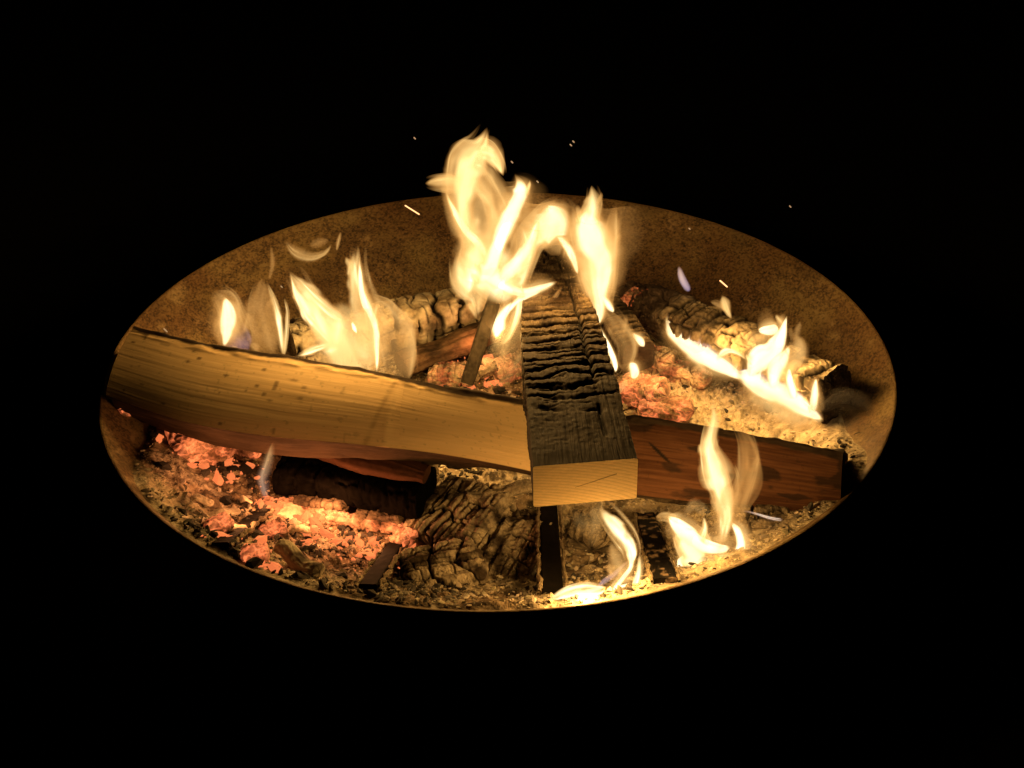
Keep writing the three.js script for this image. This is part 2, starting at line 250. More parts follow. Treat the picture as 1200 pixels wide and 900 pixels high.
const near = (x, z, p, r) => Math.exp(-((x - p.x) ** 2 + (z - p.z) ** 2) / (r * r));
const HOT = [[385, 615, .035], [330, 600, .03], [440, 640, .03], [285, 640, .025], [255, 545, .035], [770, 465, .018], [560, 440, .03], [300, 660, .02]].map(([u, v, r]) => [hit(u, v), r]);
scatter('live_ember_bits', 'small glowing bits of ember among the ash', chipGeo(0.6, 7), live, 420, () => 0.0012 + 0.0068 * rnd() ** 3.5, () => { const k = rr(0.3, 1.2); return [k, k, k]; }, (x, z) => Math.max(...HOT.map(([p, r]) => near(x, z, p, r))) ** 1.5 * 0.9, 0.2);
scatter('broken_charcoal', 'broken black charcoal lying between the embers', chipGeo(0.6, 9), plain, 210, () => 0.002 + 0.006 * rnd() ** 2.5, () => { const k = rr(0.008, 0.05); return [k, k * 0.85, k * 0.7]; }, (x, z) => Math.max(0.01, 0.7 * Math.max(...HOT.map(([p, r]) => near(x, z, p, r * 1.3))) * sst(0.4, 0.6, fbm(x * 30, 2, z * 30, 3))), 0.25);

// ---------------------------------------------------------------- front split log
{
  const K = [[157, 383, .03, 124, 464, .011], [250, 404, .032, 214, 494, .008], [340, 418, .033, 309, 511, .005], [440, 435, .033, 425, 522, .002], [520, 452, .032, 520, 533, -.004], [600, 466, .031, 615, 551, -.01], [690, 481, .029, 700, 573, -.014], [760, 490, .029, 765, 583, -.02], [840, 502, .031, 845, 592, -.024], [915, 516, .033, 915, 602, -.022], [988, 530, .035, 985, 606, -.019]];
  const top = new THREE.CatmullRomCurve3(K.map((k) => atY(k[0], k[1], k[2]))), bot = new THREE.CatmullRomCurve3(K.map((k) => atY(k[3], k[4], k[5])));
  const nL = 420, nA = 150, Q = [];
  for (let i = 0; i <= nL; i++) {
    const t = i / nL, a = top.getPoint(t), b = bot.getPoint(t), e = a.clone().sub(b), w = e.length(), along = top.getTangent(t), n = e.clone().cross(along).normalize(); if (n.y + n.z < 0) n.negate();
    const thick = lerp(0.05, 0.062, sst(0, 0.4, t));
    const u = b.clone().addScaledVector(n, -thick * 0.5).add(V(0, -0.012, -0.017)), k = a.clone().addScaledVector(n, -thick).add(V(0, lerp(-0.01, -0.034, sst(0.5, 0.85, t)), -0.004)), mid = a.clone().lerp(b, lerp(0.62, 0.5, sst(0.45, 0.75, t))).addScaledVector(n, lerp(0.014, 0.008, sst(0.45, 0.75, t)));
    Q.push({ a, b, u, k, mid, n, w });
  }
  const quad = (p, m, q, t) => p.clone().multiplyScalar((1 - t) ** 2).addScaledVector(m, 2 * t * (1 - t)).addScaledVector(q, t * t);
  const L = top.getLength();
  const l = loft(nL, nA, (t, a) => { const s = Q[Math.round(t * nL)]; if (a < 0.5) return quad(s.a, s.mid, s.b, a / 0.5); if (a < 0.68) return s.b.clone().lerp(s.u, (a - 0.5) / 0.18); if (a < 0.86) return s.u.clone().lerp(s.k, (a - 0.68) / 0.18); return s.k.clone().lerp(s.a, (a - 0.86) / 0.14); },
    (t, a, p) => { const edge = a < 0.06 || a > 0.94 ? 1 : 0; const x = t * L; return 0.0012 * (fbm(x * 12, a * 5, 3, 3) - 0.5) + 0.00035 * (fbm(x * 9, a * 240, 6, 2) - 0.5) + edge * 0.003 * (fbm(x * 90, a * 30, 8, 3) - 0.6) + (a > 0.5 ? 0.006 * (fbm(x * 30, a * 30, 5, 3) - 0.5) : 0) - 0.0006 * Math.exp(-(((t - 0.335 + 0.02 * a) * L / 0.004) ** 2)) * (a < 0.5 ? 1 : 0); },
    (t, a, p) => {
      if (a >= 0.5) return mix3([0.03, 0.02, 0.014], [0.07, 0.045, 0.028], fbm(p.x * 60, p.y * 60, p.z * 60, 3));
      const x = t * L, f = a / 0.5, n = fbm(x * 16, f * 5, 1, 4), g = fbm(x * 5, f * 34, 7, 3);
      let c = mix3([0.68, 0.49, 0.26], [0.76, 0.56, 0.32], n * 0.5 + g * 0.5);
      if (t > 0.635 + 0.01 * (n - 0.5)) {                                                                               // much darker red brown with fibre streaks and dark blotches, right of the beam
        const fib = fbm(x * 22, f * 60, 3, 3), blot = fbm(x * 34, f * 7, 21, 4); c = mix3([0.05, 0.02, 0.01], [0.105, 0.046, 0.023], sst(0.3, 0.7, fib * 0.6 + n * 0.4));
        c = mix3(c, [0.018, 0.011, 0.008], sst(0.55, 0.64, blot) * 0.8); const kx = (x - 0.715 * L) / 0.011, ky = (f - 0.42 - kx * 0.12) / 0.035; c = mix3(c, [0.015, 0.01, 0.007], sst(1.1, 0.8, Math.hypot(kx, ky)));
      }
      const spot = vn(x * 150, f * 14, 12); c = mix3(c, [0.1, 0.06, 0.03], sst(0.87, 0.93, spot) * 0.8 * sst(0.4, 0.1, t));
      c = mix3(c, [0.38, 0.25, 0.12], Math.exp(-(((t - 0.335 + 0.03 * f + 0.004 * fbm(f * 9, 2, 1, 3)) * L / 0.0022) ** 2)) * 0.6 * sst(0.25, 0.6, fbm(f * 14, 5, 8, 3)));
      const ch = 0.03 + 0.08 * fbm(x * 30, 2, 2, 3) * (0.3 + sst(0.3, 0.45, t)) + 0.03 * fbm(x * 140, 5, 2, 2); if (f < ch) c = mix3([0.03, 0.02, 0.014], c, sst(0.75, 1, f / ch) * 0.7);
      return c;
    }, (t, a) => [t * L / 0.22, a * 0.09 * 2 / 0.22]);
  const end = (f, p) => mix3([0.03, 0.02, 0.015], [0.2, 0.12, 0.06], fbm(p.x * 80, p.y * 80, p.z * 80, 3)), uvOf = (p) => [p.z / 0.08, p.y / 0.08];
  const o = thing('split_log', 'long split log with pale bare face lying across the front, left end on the rim', 'log', V(-0.02, RY - 0.03, 0.13));
  const c0 = cap(l, 0, end, uvOf, 0.002), c1 = cap(l, l.nL, end, uvOf, 0.002);
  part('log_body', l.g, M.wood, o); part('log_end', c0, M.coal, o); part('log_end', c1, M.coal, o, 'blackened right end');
}

// ---------------------------------------------------------------- charred beam on top
{
  const NL = atY(625, 549, .088), NR = atY(748, 539, .088), FC = atY(638, 276, .012), w = NL.distanceTo(NR), mid = NL.clone().add(NR).multiplyScalar(0.5), th = 0.031;
  const ax = FC.clone().sub(mid), P0 = mid.clone().add(V(0, -th / 2, 0)), P1 = FC.clone().add(V(0, -th / 2, 0)), L = ax.length();
  const sk = (NL.z - NR.z);
  const b = block(P0, P1, {
    w, h: th, p: 40, nL: 460, nA: 190, seed: 3, calm: 0.05, uvs: 0.16, lump: 0.0012, fine: 0.0005, taper: (t) => lerp(1, 0.6, sst(0.4, 1, t)), round: 0,
    shear: (t, q) => (1 - t) * q * sk * 1.0, bend: (t) => -0.006 * sst(0.7, 1, t),
    crack: (t, a) => ({ sp: lerp(0.022, 0.018, t), bs: lerp(0.09, 0.024, sst(0.6, 0.9, t)), wob: 0.66, w: 0.0023, depth: 0.009, dome: 0.0012, m1: 0.14, m2: lerp(0.85, 0.3, sst(0.55, 0.85, t)), fine2: 0.5, am: (t2) => sst(0.12, 0.32, t2 + 0.03 * Math.sin(a * 40)) }),
    groove: { q: th / 2 + w * 0.24, d: 0.004, w: 0.0014 },
    ridge: { a: 0.0005, f: 700 },
    col: (t, a, p, r, n) => {
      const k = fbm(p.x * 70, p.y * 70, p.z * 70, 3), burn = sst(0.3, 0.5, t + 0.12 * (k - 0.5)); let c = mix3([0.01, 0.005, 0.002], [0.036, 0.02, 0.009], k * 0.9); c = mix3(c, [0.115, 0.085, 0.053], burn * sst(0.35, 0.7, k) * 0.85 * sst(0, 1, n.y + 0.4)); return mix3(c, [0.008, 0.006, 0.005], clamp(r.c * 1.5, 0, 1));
    },
    endCol: () => [0.8, 0.6, 0.34],
  });
  const o = thing('charred_beam', 'square wooden beam, cracked black on top, pale sawn end toward the viewer', 'beam', mid.clone().add(V(0, -th, 0)));
  part('beam_body', mergeGeometries([b.body, b.e1]), M.char, o); part('sawn_end', b.e0, M.cut, o, 'pale sawn end with growth rings');
}

// ---------------------------------------------------------------- other logs
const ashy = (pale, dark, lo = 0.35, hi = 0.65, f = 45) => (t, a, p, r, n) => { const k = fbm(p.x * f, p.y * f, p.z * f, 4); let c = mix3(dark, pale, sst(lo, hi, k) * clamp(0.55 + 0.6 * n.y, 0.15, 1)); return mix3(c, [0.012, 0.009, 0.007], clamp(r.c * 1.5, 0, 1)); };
function log(name, label, cat, P0, P1, o, material, hotEnd) {
  const b = block(P0, P1, o), c = P0.clone().add(P1).multiplyScalar(0.5).add(V(0, -o.h / 2, 0)), g = thing(name, label, cat, c);
  part('log_body', b.body, material, g); part('log_end', b.e0, hotEnd ?? material, g); part('log_end', b.e1, material, g); return g;
}
// right: charred log with flames along its foot
log('charred_log', 'cracked grey charred log at the right with flames along its lower edge', 'log', atY(738, 350, -.062), atY(978, 462, -.012),
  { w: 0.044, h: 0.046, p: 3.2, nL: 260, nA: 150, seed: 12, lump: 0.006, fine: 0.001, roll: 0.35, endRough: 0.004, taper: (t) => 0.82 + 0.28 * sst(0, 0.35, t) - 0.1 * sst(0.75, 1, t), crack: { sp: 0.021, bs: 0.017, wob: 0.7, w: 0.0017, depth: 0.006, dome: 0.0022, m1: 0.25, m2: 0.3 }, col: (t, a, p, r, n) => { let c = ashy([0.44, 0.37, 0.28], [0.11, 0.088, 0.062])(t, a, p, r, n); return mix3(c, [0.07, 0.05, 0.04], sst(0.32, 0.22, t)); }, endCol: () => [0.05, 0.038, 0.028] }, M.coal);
// back left: pale ash-coated log
log('ashen_log', 'pale log coated in cracked white ash behind the left flames', 'log', atY(345, 410, -.066), atY(610, 350, -.052),
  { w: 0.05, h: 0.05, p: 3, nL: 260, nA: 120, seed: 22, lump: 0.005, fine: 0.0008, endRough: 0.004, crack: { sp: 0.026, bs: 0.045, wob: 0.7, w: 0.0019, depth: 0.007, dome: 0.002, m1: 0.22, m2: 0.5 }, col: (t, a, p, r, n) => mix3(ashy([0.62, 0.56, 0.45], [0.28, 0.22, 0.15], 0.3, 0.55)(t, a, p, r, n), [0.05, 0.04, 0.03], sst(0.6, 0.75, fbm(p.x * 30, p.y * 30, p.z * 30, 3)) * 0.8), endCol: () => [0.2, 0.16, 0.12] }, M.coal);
// split kindling below the pale log
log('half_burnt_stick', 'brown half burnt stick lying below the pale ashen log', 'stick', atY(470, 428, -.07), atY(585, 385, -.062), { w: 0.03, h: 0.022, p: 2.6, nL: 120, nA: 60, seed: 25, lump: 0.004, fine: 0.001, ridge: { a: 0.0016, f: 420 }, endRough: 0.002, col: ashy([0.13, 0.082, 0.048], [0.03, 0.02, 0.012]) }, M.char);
// leaning dark board
log('charred_board', 'thin black board leaning up into the main flames left of the beam', 'board', atZ(548, 440, -.01).add(V(0, -0.005, 0)), atZ(583, 340, -.04), { w: 0.04, h: 0.013, up: V(1, 0, 0), p: 8, nL: 90, nA: 60, seed: 31, lump: 0.001, fine: 0.0006, col: (t, a, p) => { const k = 0.02 + 0.035 * fbm(p.x * 90, p.y * 90, p.z * 90, 3); return [k, k * 0.8, k * 0.6]; } }, M.char);
// short charred piece right of the beam
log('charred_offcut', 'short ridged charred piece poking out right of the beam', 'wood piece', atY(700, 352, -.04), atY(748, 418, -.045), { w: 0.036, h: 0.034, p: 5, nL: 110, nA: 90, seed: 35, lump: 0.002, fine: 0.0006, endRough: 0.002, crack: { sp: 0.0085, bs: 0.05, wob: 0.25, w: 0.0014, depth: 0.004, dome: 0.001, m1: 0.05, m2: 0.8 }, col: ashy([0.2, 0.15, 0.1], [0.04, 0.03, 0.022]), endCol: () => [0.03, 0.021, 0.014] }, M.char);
// painted shade: near-black block filling the hollow under the front log
log('shade_block', 'shade block painted black for the hollow below the front split log', 'log', atY(336, 547, -.06), atY(500, 577, -.06), { w: 0.05, h: 0.03, p: 4, nL: 140, nA: 80, seed: 41, lump: 0.004, fine: 0.001, endRough: 0.004, crack: { sp: 0.02, bs: 0.02, wob: 0.7, w: 0.0016, depth: 0.004, dome: 0.001 }, col: (t, a, p, r, n) => { const k = 0.0015 + 0.003 * fbm(p.x * 60, p.y * 60, p.z * 60, 3); return [k, k * 0.85, k * 0.7]; }, endCol: () => [0.002, 0.002, 0.0015] }, M.hollowShade);
log('brown_billet', 'brown strip of split wood showing just under the front log', 'wood piece', atY(345, 512, -.032), atY(500, 556, -.036), { w: 0.03, h: 0.02, p: 2.4, nL: 100, nA: 50, seed: 43, lump: 0.002, fine: 0.0006, roll: 0.5, ridge: { a: 0.0006, f: 500 }, taper: (t) => 0.5 + 0.5 * Math.sin(Math.PI * clamp(t, 0.05, 0.95)), col: (t, a, p) => mix3([0.03, 0.012, 0.006], [0.065, 0.028, 0.014], fbm(p.x * 20, p.y * 150, p.z * 150, 3)) }, M.wood);

// ---------------------------------------------------------------- grate bars half buried in ash
{
  const bars = [[310, 596, 258, 642], [466, 634, 431, 691], [642, 582, 648, 698], [756, 602, 780, 684]];
  const c = hit(540, 640), o = thing('fire_grate', 'steel grate of flat radiating bars half buried in the front ash', 'grate', c);
  bars.forEach(([a, b, d, e], i) => {
    const P0 = hit(a, b), P1 = hit(d, e); P0.y -= 0.004; P1.y -= 0.0005; const w = [0.013, 0.013, 0.0155, 0.0165][i];
    const g = whole(block(P0, P1, { w, h: 0.009, p: 12, nL: 60, nA: 60, seed: 50 + i, fine: 0.0004, col: (t, x, p) => { const k = 0.0015 + 0.006 * fbm(p.x * 120, p.y * 120, p.z * 120, 3) + (i === 3 ? 0.2 * sst(0.56, 0.66, fbm(p.x * 160, p.y * 160, p.z * 160, 4)) : 0); return [k, k * 0.72, k * 0.5]; } }));
    const bar = part('grate_bar', g, M.bar, o);
    for (const s of [-1, 1]) {                                         // crust of ash along either edge
      const x = P1.clone().sub(P0).normalize(), z = x.clone().cross(V(0, 1, 0)).normalize(), q = z.multiplyScalar(s * (w / 2 + 0.002)), n = 60;
      const path = new THREE.CatmullRomCurve3(Array.from({ length: n }, (_, k) => { const p = P0.clone().lerp(P1, k / (n - 1)).add(q); p.x += 0.0026 * (fbm(k * 0.35, i, s + 2, 2) - 0.5); p.y += 0.0035 + 0.005 * (fbm(k * 0.3, i, s + 4, 2) - 0.5); return p; }));
      const tg = new THREE.TubeGeometry(path, 160, 0.0014, 7); const pp = tg.attributes.position, nn = tg.attributes.normal, cc = [];
      for (let k = 0; k < pp.count; k++) { const d = 0.0034 * (fbm(pp.getX(k) * 170, pp.getY(k) * 400, pp.getZ(k) * 400, 2) - 0.5); pp.setXYZ(k, pp.getX(k) + nn.getX(k) * d, pp.getY(k) + nn.getY(k) * d, pp.getZ(k) + nn.getZ(k) * d); const e2 = 0.2 + 0.35 * fbm(pp.getX(k) * 150, pp.getY(k) * 150, pp.getZ(k) * 150, 2); cc.push(e2, e2 * 0.8, e2 * 0.55); }
      tg.setAttribute('color', new THREE.Float32BufferAttribute(cc, 3)); part('ash_crust', tg, M.ash, bar);
    }
  });
}

// ---------------------------------------------------------------- coals and burnt pieces
// [name, label, x, y, length, height, depth, turn, tilt, material, seed, pale 0..1, lift]
const pink = [0.42, 0.3, 0.22];
const COALS = [
  ['ember_chunk', 'glowing red cube of charcoal at the left below the front log', 238, 532, .056, .036, .046, .55, .1, 'hot', 61, .5, 0],
  ['ember_chunk', 'small bright orange ember tucked at the far left by the bowl wall', 165, 495, .032, .012, .012, .3, 0, 'hot', 62, .9, .012],
  ['ember_chunk', 'glowing ember beside the blue flicker under the front log', 288, 524, .046, .024, .03, -.4, .2, 'hot', 63, .5, 0],
  ['ember_chunk', 'pale hot ember at the upper left corner of the dark hollow', 314, 531, .016, .014, .016, .2, .3, 'warm', 64, 1, .006],
  ['coal_lump', 'flat charred lump edging the left end of the dark hollow', 335, 556, .026, .02, .02, -.3, .1, 'coal', 65, .15, .004],
  ['coal_lump', 'cracked brown crust along the lower edge of the dark hollow', 378, 600, .05, .014, .02, -.22, .1, 'coal', 66, .2, .004],
  ['coal_lump', 'second piece of brown crust, nearer the centre grate bar', 446, 616, .045, .014, .018, -.2, .1, 'coal', 67, .2, .004],
  ['charred_chunk', 'upright sliver of charred wood at the right end of the dark hollow', 497, 578, .042, .034, .009, 1.2, .2, 'coal', 68, .3, .004],
  ['charred_chunk', 'large ringed charred chunk left of the front centre', 540, 615, .085, .022, .066, 1.05, .12, 'coal', 69, .95, -.002],
  ['charred_chunk', 'low ringed charred chunk in front of the larger one', 520, 676, .062, .018, .05, .25, .1, 'coal', 70, .95, .0],
  ['charred_chunk', 'rough brown charred slab left of the middle grate bar', 597, 655, .08, .016, .06, 1.2, .12, 'coal', 71, 1, -.002],
  ['burnt_stick', 'pale crusted stick just below the left corner of the beam end', 595, 600, .075, .011, .013, .16, .05, 'coal', 72, .9, .018],
  ['burnt_stick', 'thin curved crust behind the pale crusted stick', 570, 572, .07, .009, .01, -.12, 0, 'coal', 73, .7, .026],
  ['burnt_stick', 'short pale crust beneath the front log near the beam', 610, 556, .04, .008, .01, -.1, 0, 'coal', 74, .8, .032],
  ['burnt_stick', 'blackened flat stick under the front log right of the beam', 770, 592, .11, .012, .024, -.1, 0, 'coal', 75, .15, .012],
  ['burnt_stick', 'orange brown stick end pointing toward the front rim at left', 352, 668, .05, .012, .013, -.75, .1, 'wood', 76, .9, .004],
  ['charred_chunk', 'dark lump between the middle grate bar and the front flame', 700, 632, .042, .016, .046, 1.3, .1, 'coal', 77, .55, .0],
  ['charred_chunk', 'flat burnt slab behind the front right flame', 886, 618, .05, .012, .026, -.12, .1, 'coal', 78, .35, .004],
  ['ember_chunk', 'pink glowing coal directly right of the beam', 752, 470, .05, .026, .034, -.5, .15, 'hot', 79, .8, 0],
  ['ember_chunk', 'pink glowing coal touching the top edge of the front log', 780, 486, .052, .02, .03, -.35, .1, 'hot', 80, .7, 0],
  ['ember_chunk', 'reddish coal behind the glowing ones, nearest the charred log', 768, 430, .045, .022, .03, -.7, .2, 'warm', 81, .8, 0],
  ['coal_lump', 'ash covered lump at the foot of the right charred log', 805, 445, .05, .018, .032, -.4, .1, 'warm', 82, .9, 0],
  ['ember_chunk', 'glowing coal pressed against the back left of the beam', 596, 440, .036, .022, .028, .4, .2, 'warm', 83, .8, 0],
  ['ember_chunk', 'low glowing coal peeping over the front log beside the board', 530, 446, .05, .018, .028, -.1, .1, 'warm', 84, .8, 0],
  ['coal_lump', 'grey ash lump at the foot of the leaning board', 566, 444, .034, .016, .02, .5, .1, 'coal', 85, .95, .006],
  ['coal_lump', 'small pale lump between the two left flames', 352, 399, .02, .02, .018, .5, .2, 'coal', 86, .9, .008],
  ['ember_chunk', 'hot coal below the left flames, peeping over the front log', 388, 418, .036, .016, .024, -.1, .1, 'warm', 87, .9, .002],
  ['ember_chunk', 'burning left end piece of the right charred log, red underneath', 752, 382, .05, .03, .03, -.6, .15, 'warm', 88, .45, .014],
  ['ember_chunk', 'thin glowing orange seam along the near edge of the dark hollow, left half', 352, 600, .075, .007, .012, -.24, -.02, 'hot', 91, 1, .003],
  ['ember_chunk', 'thin glowing orange seam along the near edge of the dark hollow, right half', 428, 619, .07, .007, .012, -.26, -.02, 'hot', 92, 1, .003],
  ['ember_chunk', 'glowing flake of coal lying right of the leftmost grate bar', 318, 628, .026, .008, .018, .6, .1, 'hot', 93, 1, .001],
  ['ember_chunk', 'small red ember left of the brown stick near the front rim', 300, 655, .02, .008, .014, .2, .1, 'hot', 94, .6, .001],
  ['ember_chunk', 'glowing nub between the first two front grate bars', 474, 640, .022, .012, .016, .9, .1, 'hot', 89, .8, .003],
  ['ember_chunk', 'red ember beside the upper end of the leftmost grate bar', 258, 624, .022, .011, .016, .6, .1, 'hot', 90, .4, .002],
];
for (const [name, label, u, v, lx, ly, lz, turn, tilt, m, s, pale, lift] of COALS) {
  const c = hit(u, v); c.y += ly * 0.42 + lift; const dx = V(Math.cos(turn) * lx / 2, tilt * lx / 4, -Math.sin(turn) * lx / 2);
  const light = m === 'hot' ? mix3([0.3, 0.2, 0.15], pink, pale) : mix3([0.12, 0.085, 0.055], [0.5, 0.42, 0.31], pale), dark = m === 'hot' ? [0.16, 0.09, 0.06] : [0.05, 0.036, 0.026];
  const ringed = name === 'charred_chunk' ? { a: 0.0024, f: 400 } : name === 'burnt_stick' ? { a: 0.001, f: 300 } : undefined;
  const b = block(c.clone().sub(dx), c.clone().add(dx), { w: lz, h: ly, p: name === 'burnt_stick' ? 2.4 : name === 'charred_chunk' ? 9 : label.includes('cube') ? 8 : 4.5, nL: name === 'charred_chunk' ? 110 : 60, nA: name === 'charred_chunk' ? 260 : 90, seed: s, uvs: 0.07, lump: Math.min(lx, lz) * (name === 'charred_chunk' ? 0.04 : label.includes('cube') ? 0.05 : 0.1), fine: 0.0011, round: Math.min(ly, lx) * 0.3, roll: 0.25 * (h3(s, 2, 3) - 0.5), ridge: ringed, endRough: 0.0015, bend: name === 'burnt_stick' ? (t) => 0.003 * Math.sin(t * 7 + s) : undefined,
    crack: name === 'burnt_stick' ? undefined : name === 'charred_chunk' ? { sp: 0.027, bs: 0.034, wob: 0.8, w: 0.0013, depth: 0.006, dome: 0.0016, m1: 0.3, m2: 0.35 } : { sp: 0.016, bs: 0.017, wob: 0.8, w: 0.0012, depth: 0.0034, dome: 0.0008, m1: 0.4, m2: 0.45 },
    col: (t, a, p, r, n) => mix3(mix3(dark, light, sst(0.3, 0.62, fbm(p.x * 70, p.y * 70, p.z * 70, 4))), [0.02, 0.014, 0.01], clamp(r.c * 1.3, 0, 1) * (m === 'hot' ? 0.5 : 1)) });
  solo(name, whole(b), m === 'wood' ? M.wood : M[m], label, name === 'burnt_stick' ? 'stick' : name === 'charred_chunk' ? 'charred wood' : 'coal', c);
}
// pale flakes of ash large enough to single out
const FLAKES = [['long pale curl of ash left of the leftmost grate bar', 262, 606, .03, .009, .75], ['broad pale flake of ash against the leftmost grate bar', 268, 622, .03, .012, .2], ['small bright square flake of ash above the leftmost grate bar', 289, 590, .011, .009, .5], ['wide pale slab of ash under the left end of the dark hollow', 345, 606, .032, .02, -.5], ['bright ash flake in the middle of the front left embers', 352, 624, .022, .006, .25], ['grey ash flake low on the left slope of the bowl', 236, 590, .02, .008, 0]];
for (const [label, u, v, lx, lz, turn] of FLAKES) {
  const c = hit(u, v); c.y += 0.003; const dx = V(Math.cos(turn) * lx / 2, 0, -Math.sin(turn) * lx / 2);
  solo('ash_flake', whole(block(c.clone().sub(dx), c.clone().add(dx), { w: lz, h: 0.003, p: 2.6, nL: 30, nA: 40, seed: u, lump: 0.0022, fine: 0.0006, round: 0.004, bend: (t) => 0.003 * Math.sin(t * 5), col: (t, a, p) => { const k = 0.5 + 0.3 * fbm(p.x * 90, p.y * 90, p.z * 90, 3); return [k, k * 0.87, k * 0.66]; } })), M.ash, 'ash flake' && label, 'ash flake', c);
}

// ---------------------------------------------------------------- flames
// a tongue: [photo x, photo y, half width, strength, (z)] along its spine; a closed lens of glowing gas
const LOW = [1.15, 0.52, 0.12], MID = [1.7, 1.08, 0.38], HIGH = [3.1, 2.5, 1.4], BLUE = [0.5, 0.5, 1.1];
function tongue(pts, o = {}) {
  const z0 = o.z ?? 0, n = o.n ?? 56, nA = 28, depth = o.depth ?? 0.6, s = o.seed ?? pts[0][0] * 1.7 + pts[0][1];
  const get = (k, t) => { const m = pts.length - 1, x = t * m, i = Math.min(m - 1, Math.floor(x)), f = x - i, p = (q) => pts[clamp(q, 0, m)][k] ?? z0, a = p(i - 1), b = p(i), c = p(i + 1), d = p(i + 2); return 0.5 * (2 * b + (c - a) * f + (2 * a - 5 * b + 4 * c - d) * f * f + (3 * b - a - 3 * c + d) * f * f * f); };
  let len = 0; for (let i = 1; i < pts.length; i++) len += Math.hypot(pts[i][0] - pts[i - 1][0], pts[i][1] - pts[i - 1][1]);
  const fr = len / 38, pos = [], cols = [], idx = [], big = o.big ?? 0.3;
  for (let i = 0; i <= n; i++) {
    const t = i / n, u = get(0, t), v = get(1, t), e = 0.01, du = get(0, Math.min(1, t + e)) - get(0, Math.max(0, t - e)), dv = get(1, Math.min(1, t + e)) - get(1, Math.max(0, t - e)), l = Math.hypot(du, dv) || 1;
    const ends = Math.pow(Math.max(0, 1 - Math.pow(Math.abs(2 * t - 1), 3.2)), 0.7), z = get(4, t), st = Math.max(0, get(3, t)), w0 = get(2, t) * (o.wide ?? 1);
    const wa = Math.max(0.2, w0 * (1 + big * 2 * (fbm(t * fr + s, 3, 1, 3) - 0.5))) * Math.max(0.02, ends), wb = Math.max(0.2, w0 * (1 + big * 2 * (fbm(t * fr + s, 8, 4, 3) - 0.5))) * Math.max(0.02, ends);
    const off = (o.off ?? 0) * w0 * (1 + 0.5 * (vn(t * fr * 0.7 + s, 6) - 0.5)) + 0.22 * w0 * (vn(t * fr + s, 12) - 0.5);
    const px = -dv / l, py = du / l, A = atZ(u + px * (wa + off), v + py * (wa + off), z), B = atZ(u - px * (wb - off), v - py * (wb - off), z), mid = A.clone().add(B).multiplyScalar(0.5), ax = A.clone().sub(B).multiplyScalar(0.5), dz = Math.min(ax.length() * depth, o.maxDepth ?? 0.03);
    mid.z += 0.008 * (fbm(t * fr + s, 9, 2, 2) - 0.5) + (o.dz ?? 0);
    for (let j = 0; j < nA; j++) {
      const th = j / nA * Math.PI * 2, q = Math.cos(th), y = Math.sin(th);
      const X = mid.x + ax.x * q, Z = mid.z + ax.z * q + dz * y, r = Math.hypot(X, Z); let Y = mid.y + ax.y * q; if (r < R) Y = Math.max(Y, RY + dish(r) + 0.0015);   // stays inside the bowl
      pos.push(X, Y, Z);
      const rag = 1 + (o.rag ?? 0.5) * sst(0.38, 0.72, fbm(t * fr * 2.1 + s, q > 0 ? 3 : 7, y * 0.5, 3)), qq = Math.min(1, Math.abs(q) * rag); let prof = Math.pow(Math.max(0, 1 - qq * qq), o.soft ?? 1.2);
      if (o.edge) { const d = (q - o.edge) * Math.sign(o.edge); prof = Math.max(prof * (o.fill ?? 0.6), (d > 0 ? Math.exp(-((d / 0.12) ** 2)) : Math.exp(d / 0.45)) * sst(1, 0.9, Math.abs(q))); }
      const warp = fbm(t * fr * 0.8 + s, q * 1.5, s, 2), flow = fbm(q * 1.9 + s + 1.4 * warp, t * fr * 0.55, y * 0.4, 3), fil = 1 - Math.abs(2 * fbm(q * 3.1 + s + 2.2 * warp, t * fr * 0.3, 5, 2) - 1);
      const k = o.streak ?? 0.4, streak = (1 - k) + k * (1.9 * sst(0.22, 0.72, flow)) + k * 0.9 * (Math.pow(fil, 7) - 0.12);
      const tip = (1 - t) * 0.0 + sst(0, o.tip ?? 0.22, t + 0.16 * (flow - 0.5)) * sst(1, 1 - (o.tail ?? 0.16), t + 0.12 * (flow - 0.5));
      const a = clamp(st * prof * Math.max(0, streak) * tip, 0, 0.975), hot = clamp((o.hot ?? 0.5) * 1.45 * a + (o.hot ?? 0.5) * 0.14 - 0.1, 0, 1);
      let c = hot < 0.5 ? mix3(LOW, MID, hot * 2) : mix3(MID, HIGH, hot * 2 - 1); if (o.blue) c = mix3(c, BLUE, o.blue(t, q));
      cols.push(c[0], c[1], c[2], 1 - Math.sqrt(1 - a));
    }
  }
  for (let i = 0; i < n; i++) for (let j = 0; j < nA; j++) { const a = i * nA + j, b = i * nA + (j + 1) % nA; idx.push(a, b, a + nA, b, b + nA, a + nA); }
  const g = new THREE.BufferGeometry(); g.setAttribute('position', new THREE.Float32BufferAttribute(pos, 3)); g.setAttribute('color', new THREE.Float32BufferAttribute(cols, 4)); g.setIndex(idx); g.computeVertexNormals(); return g;
}
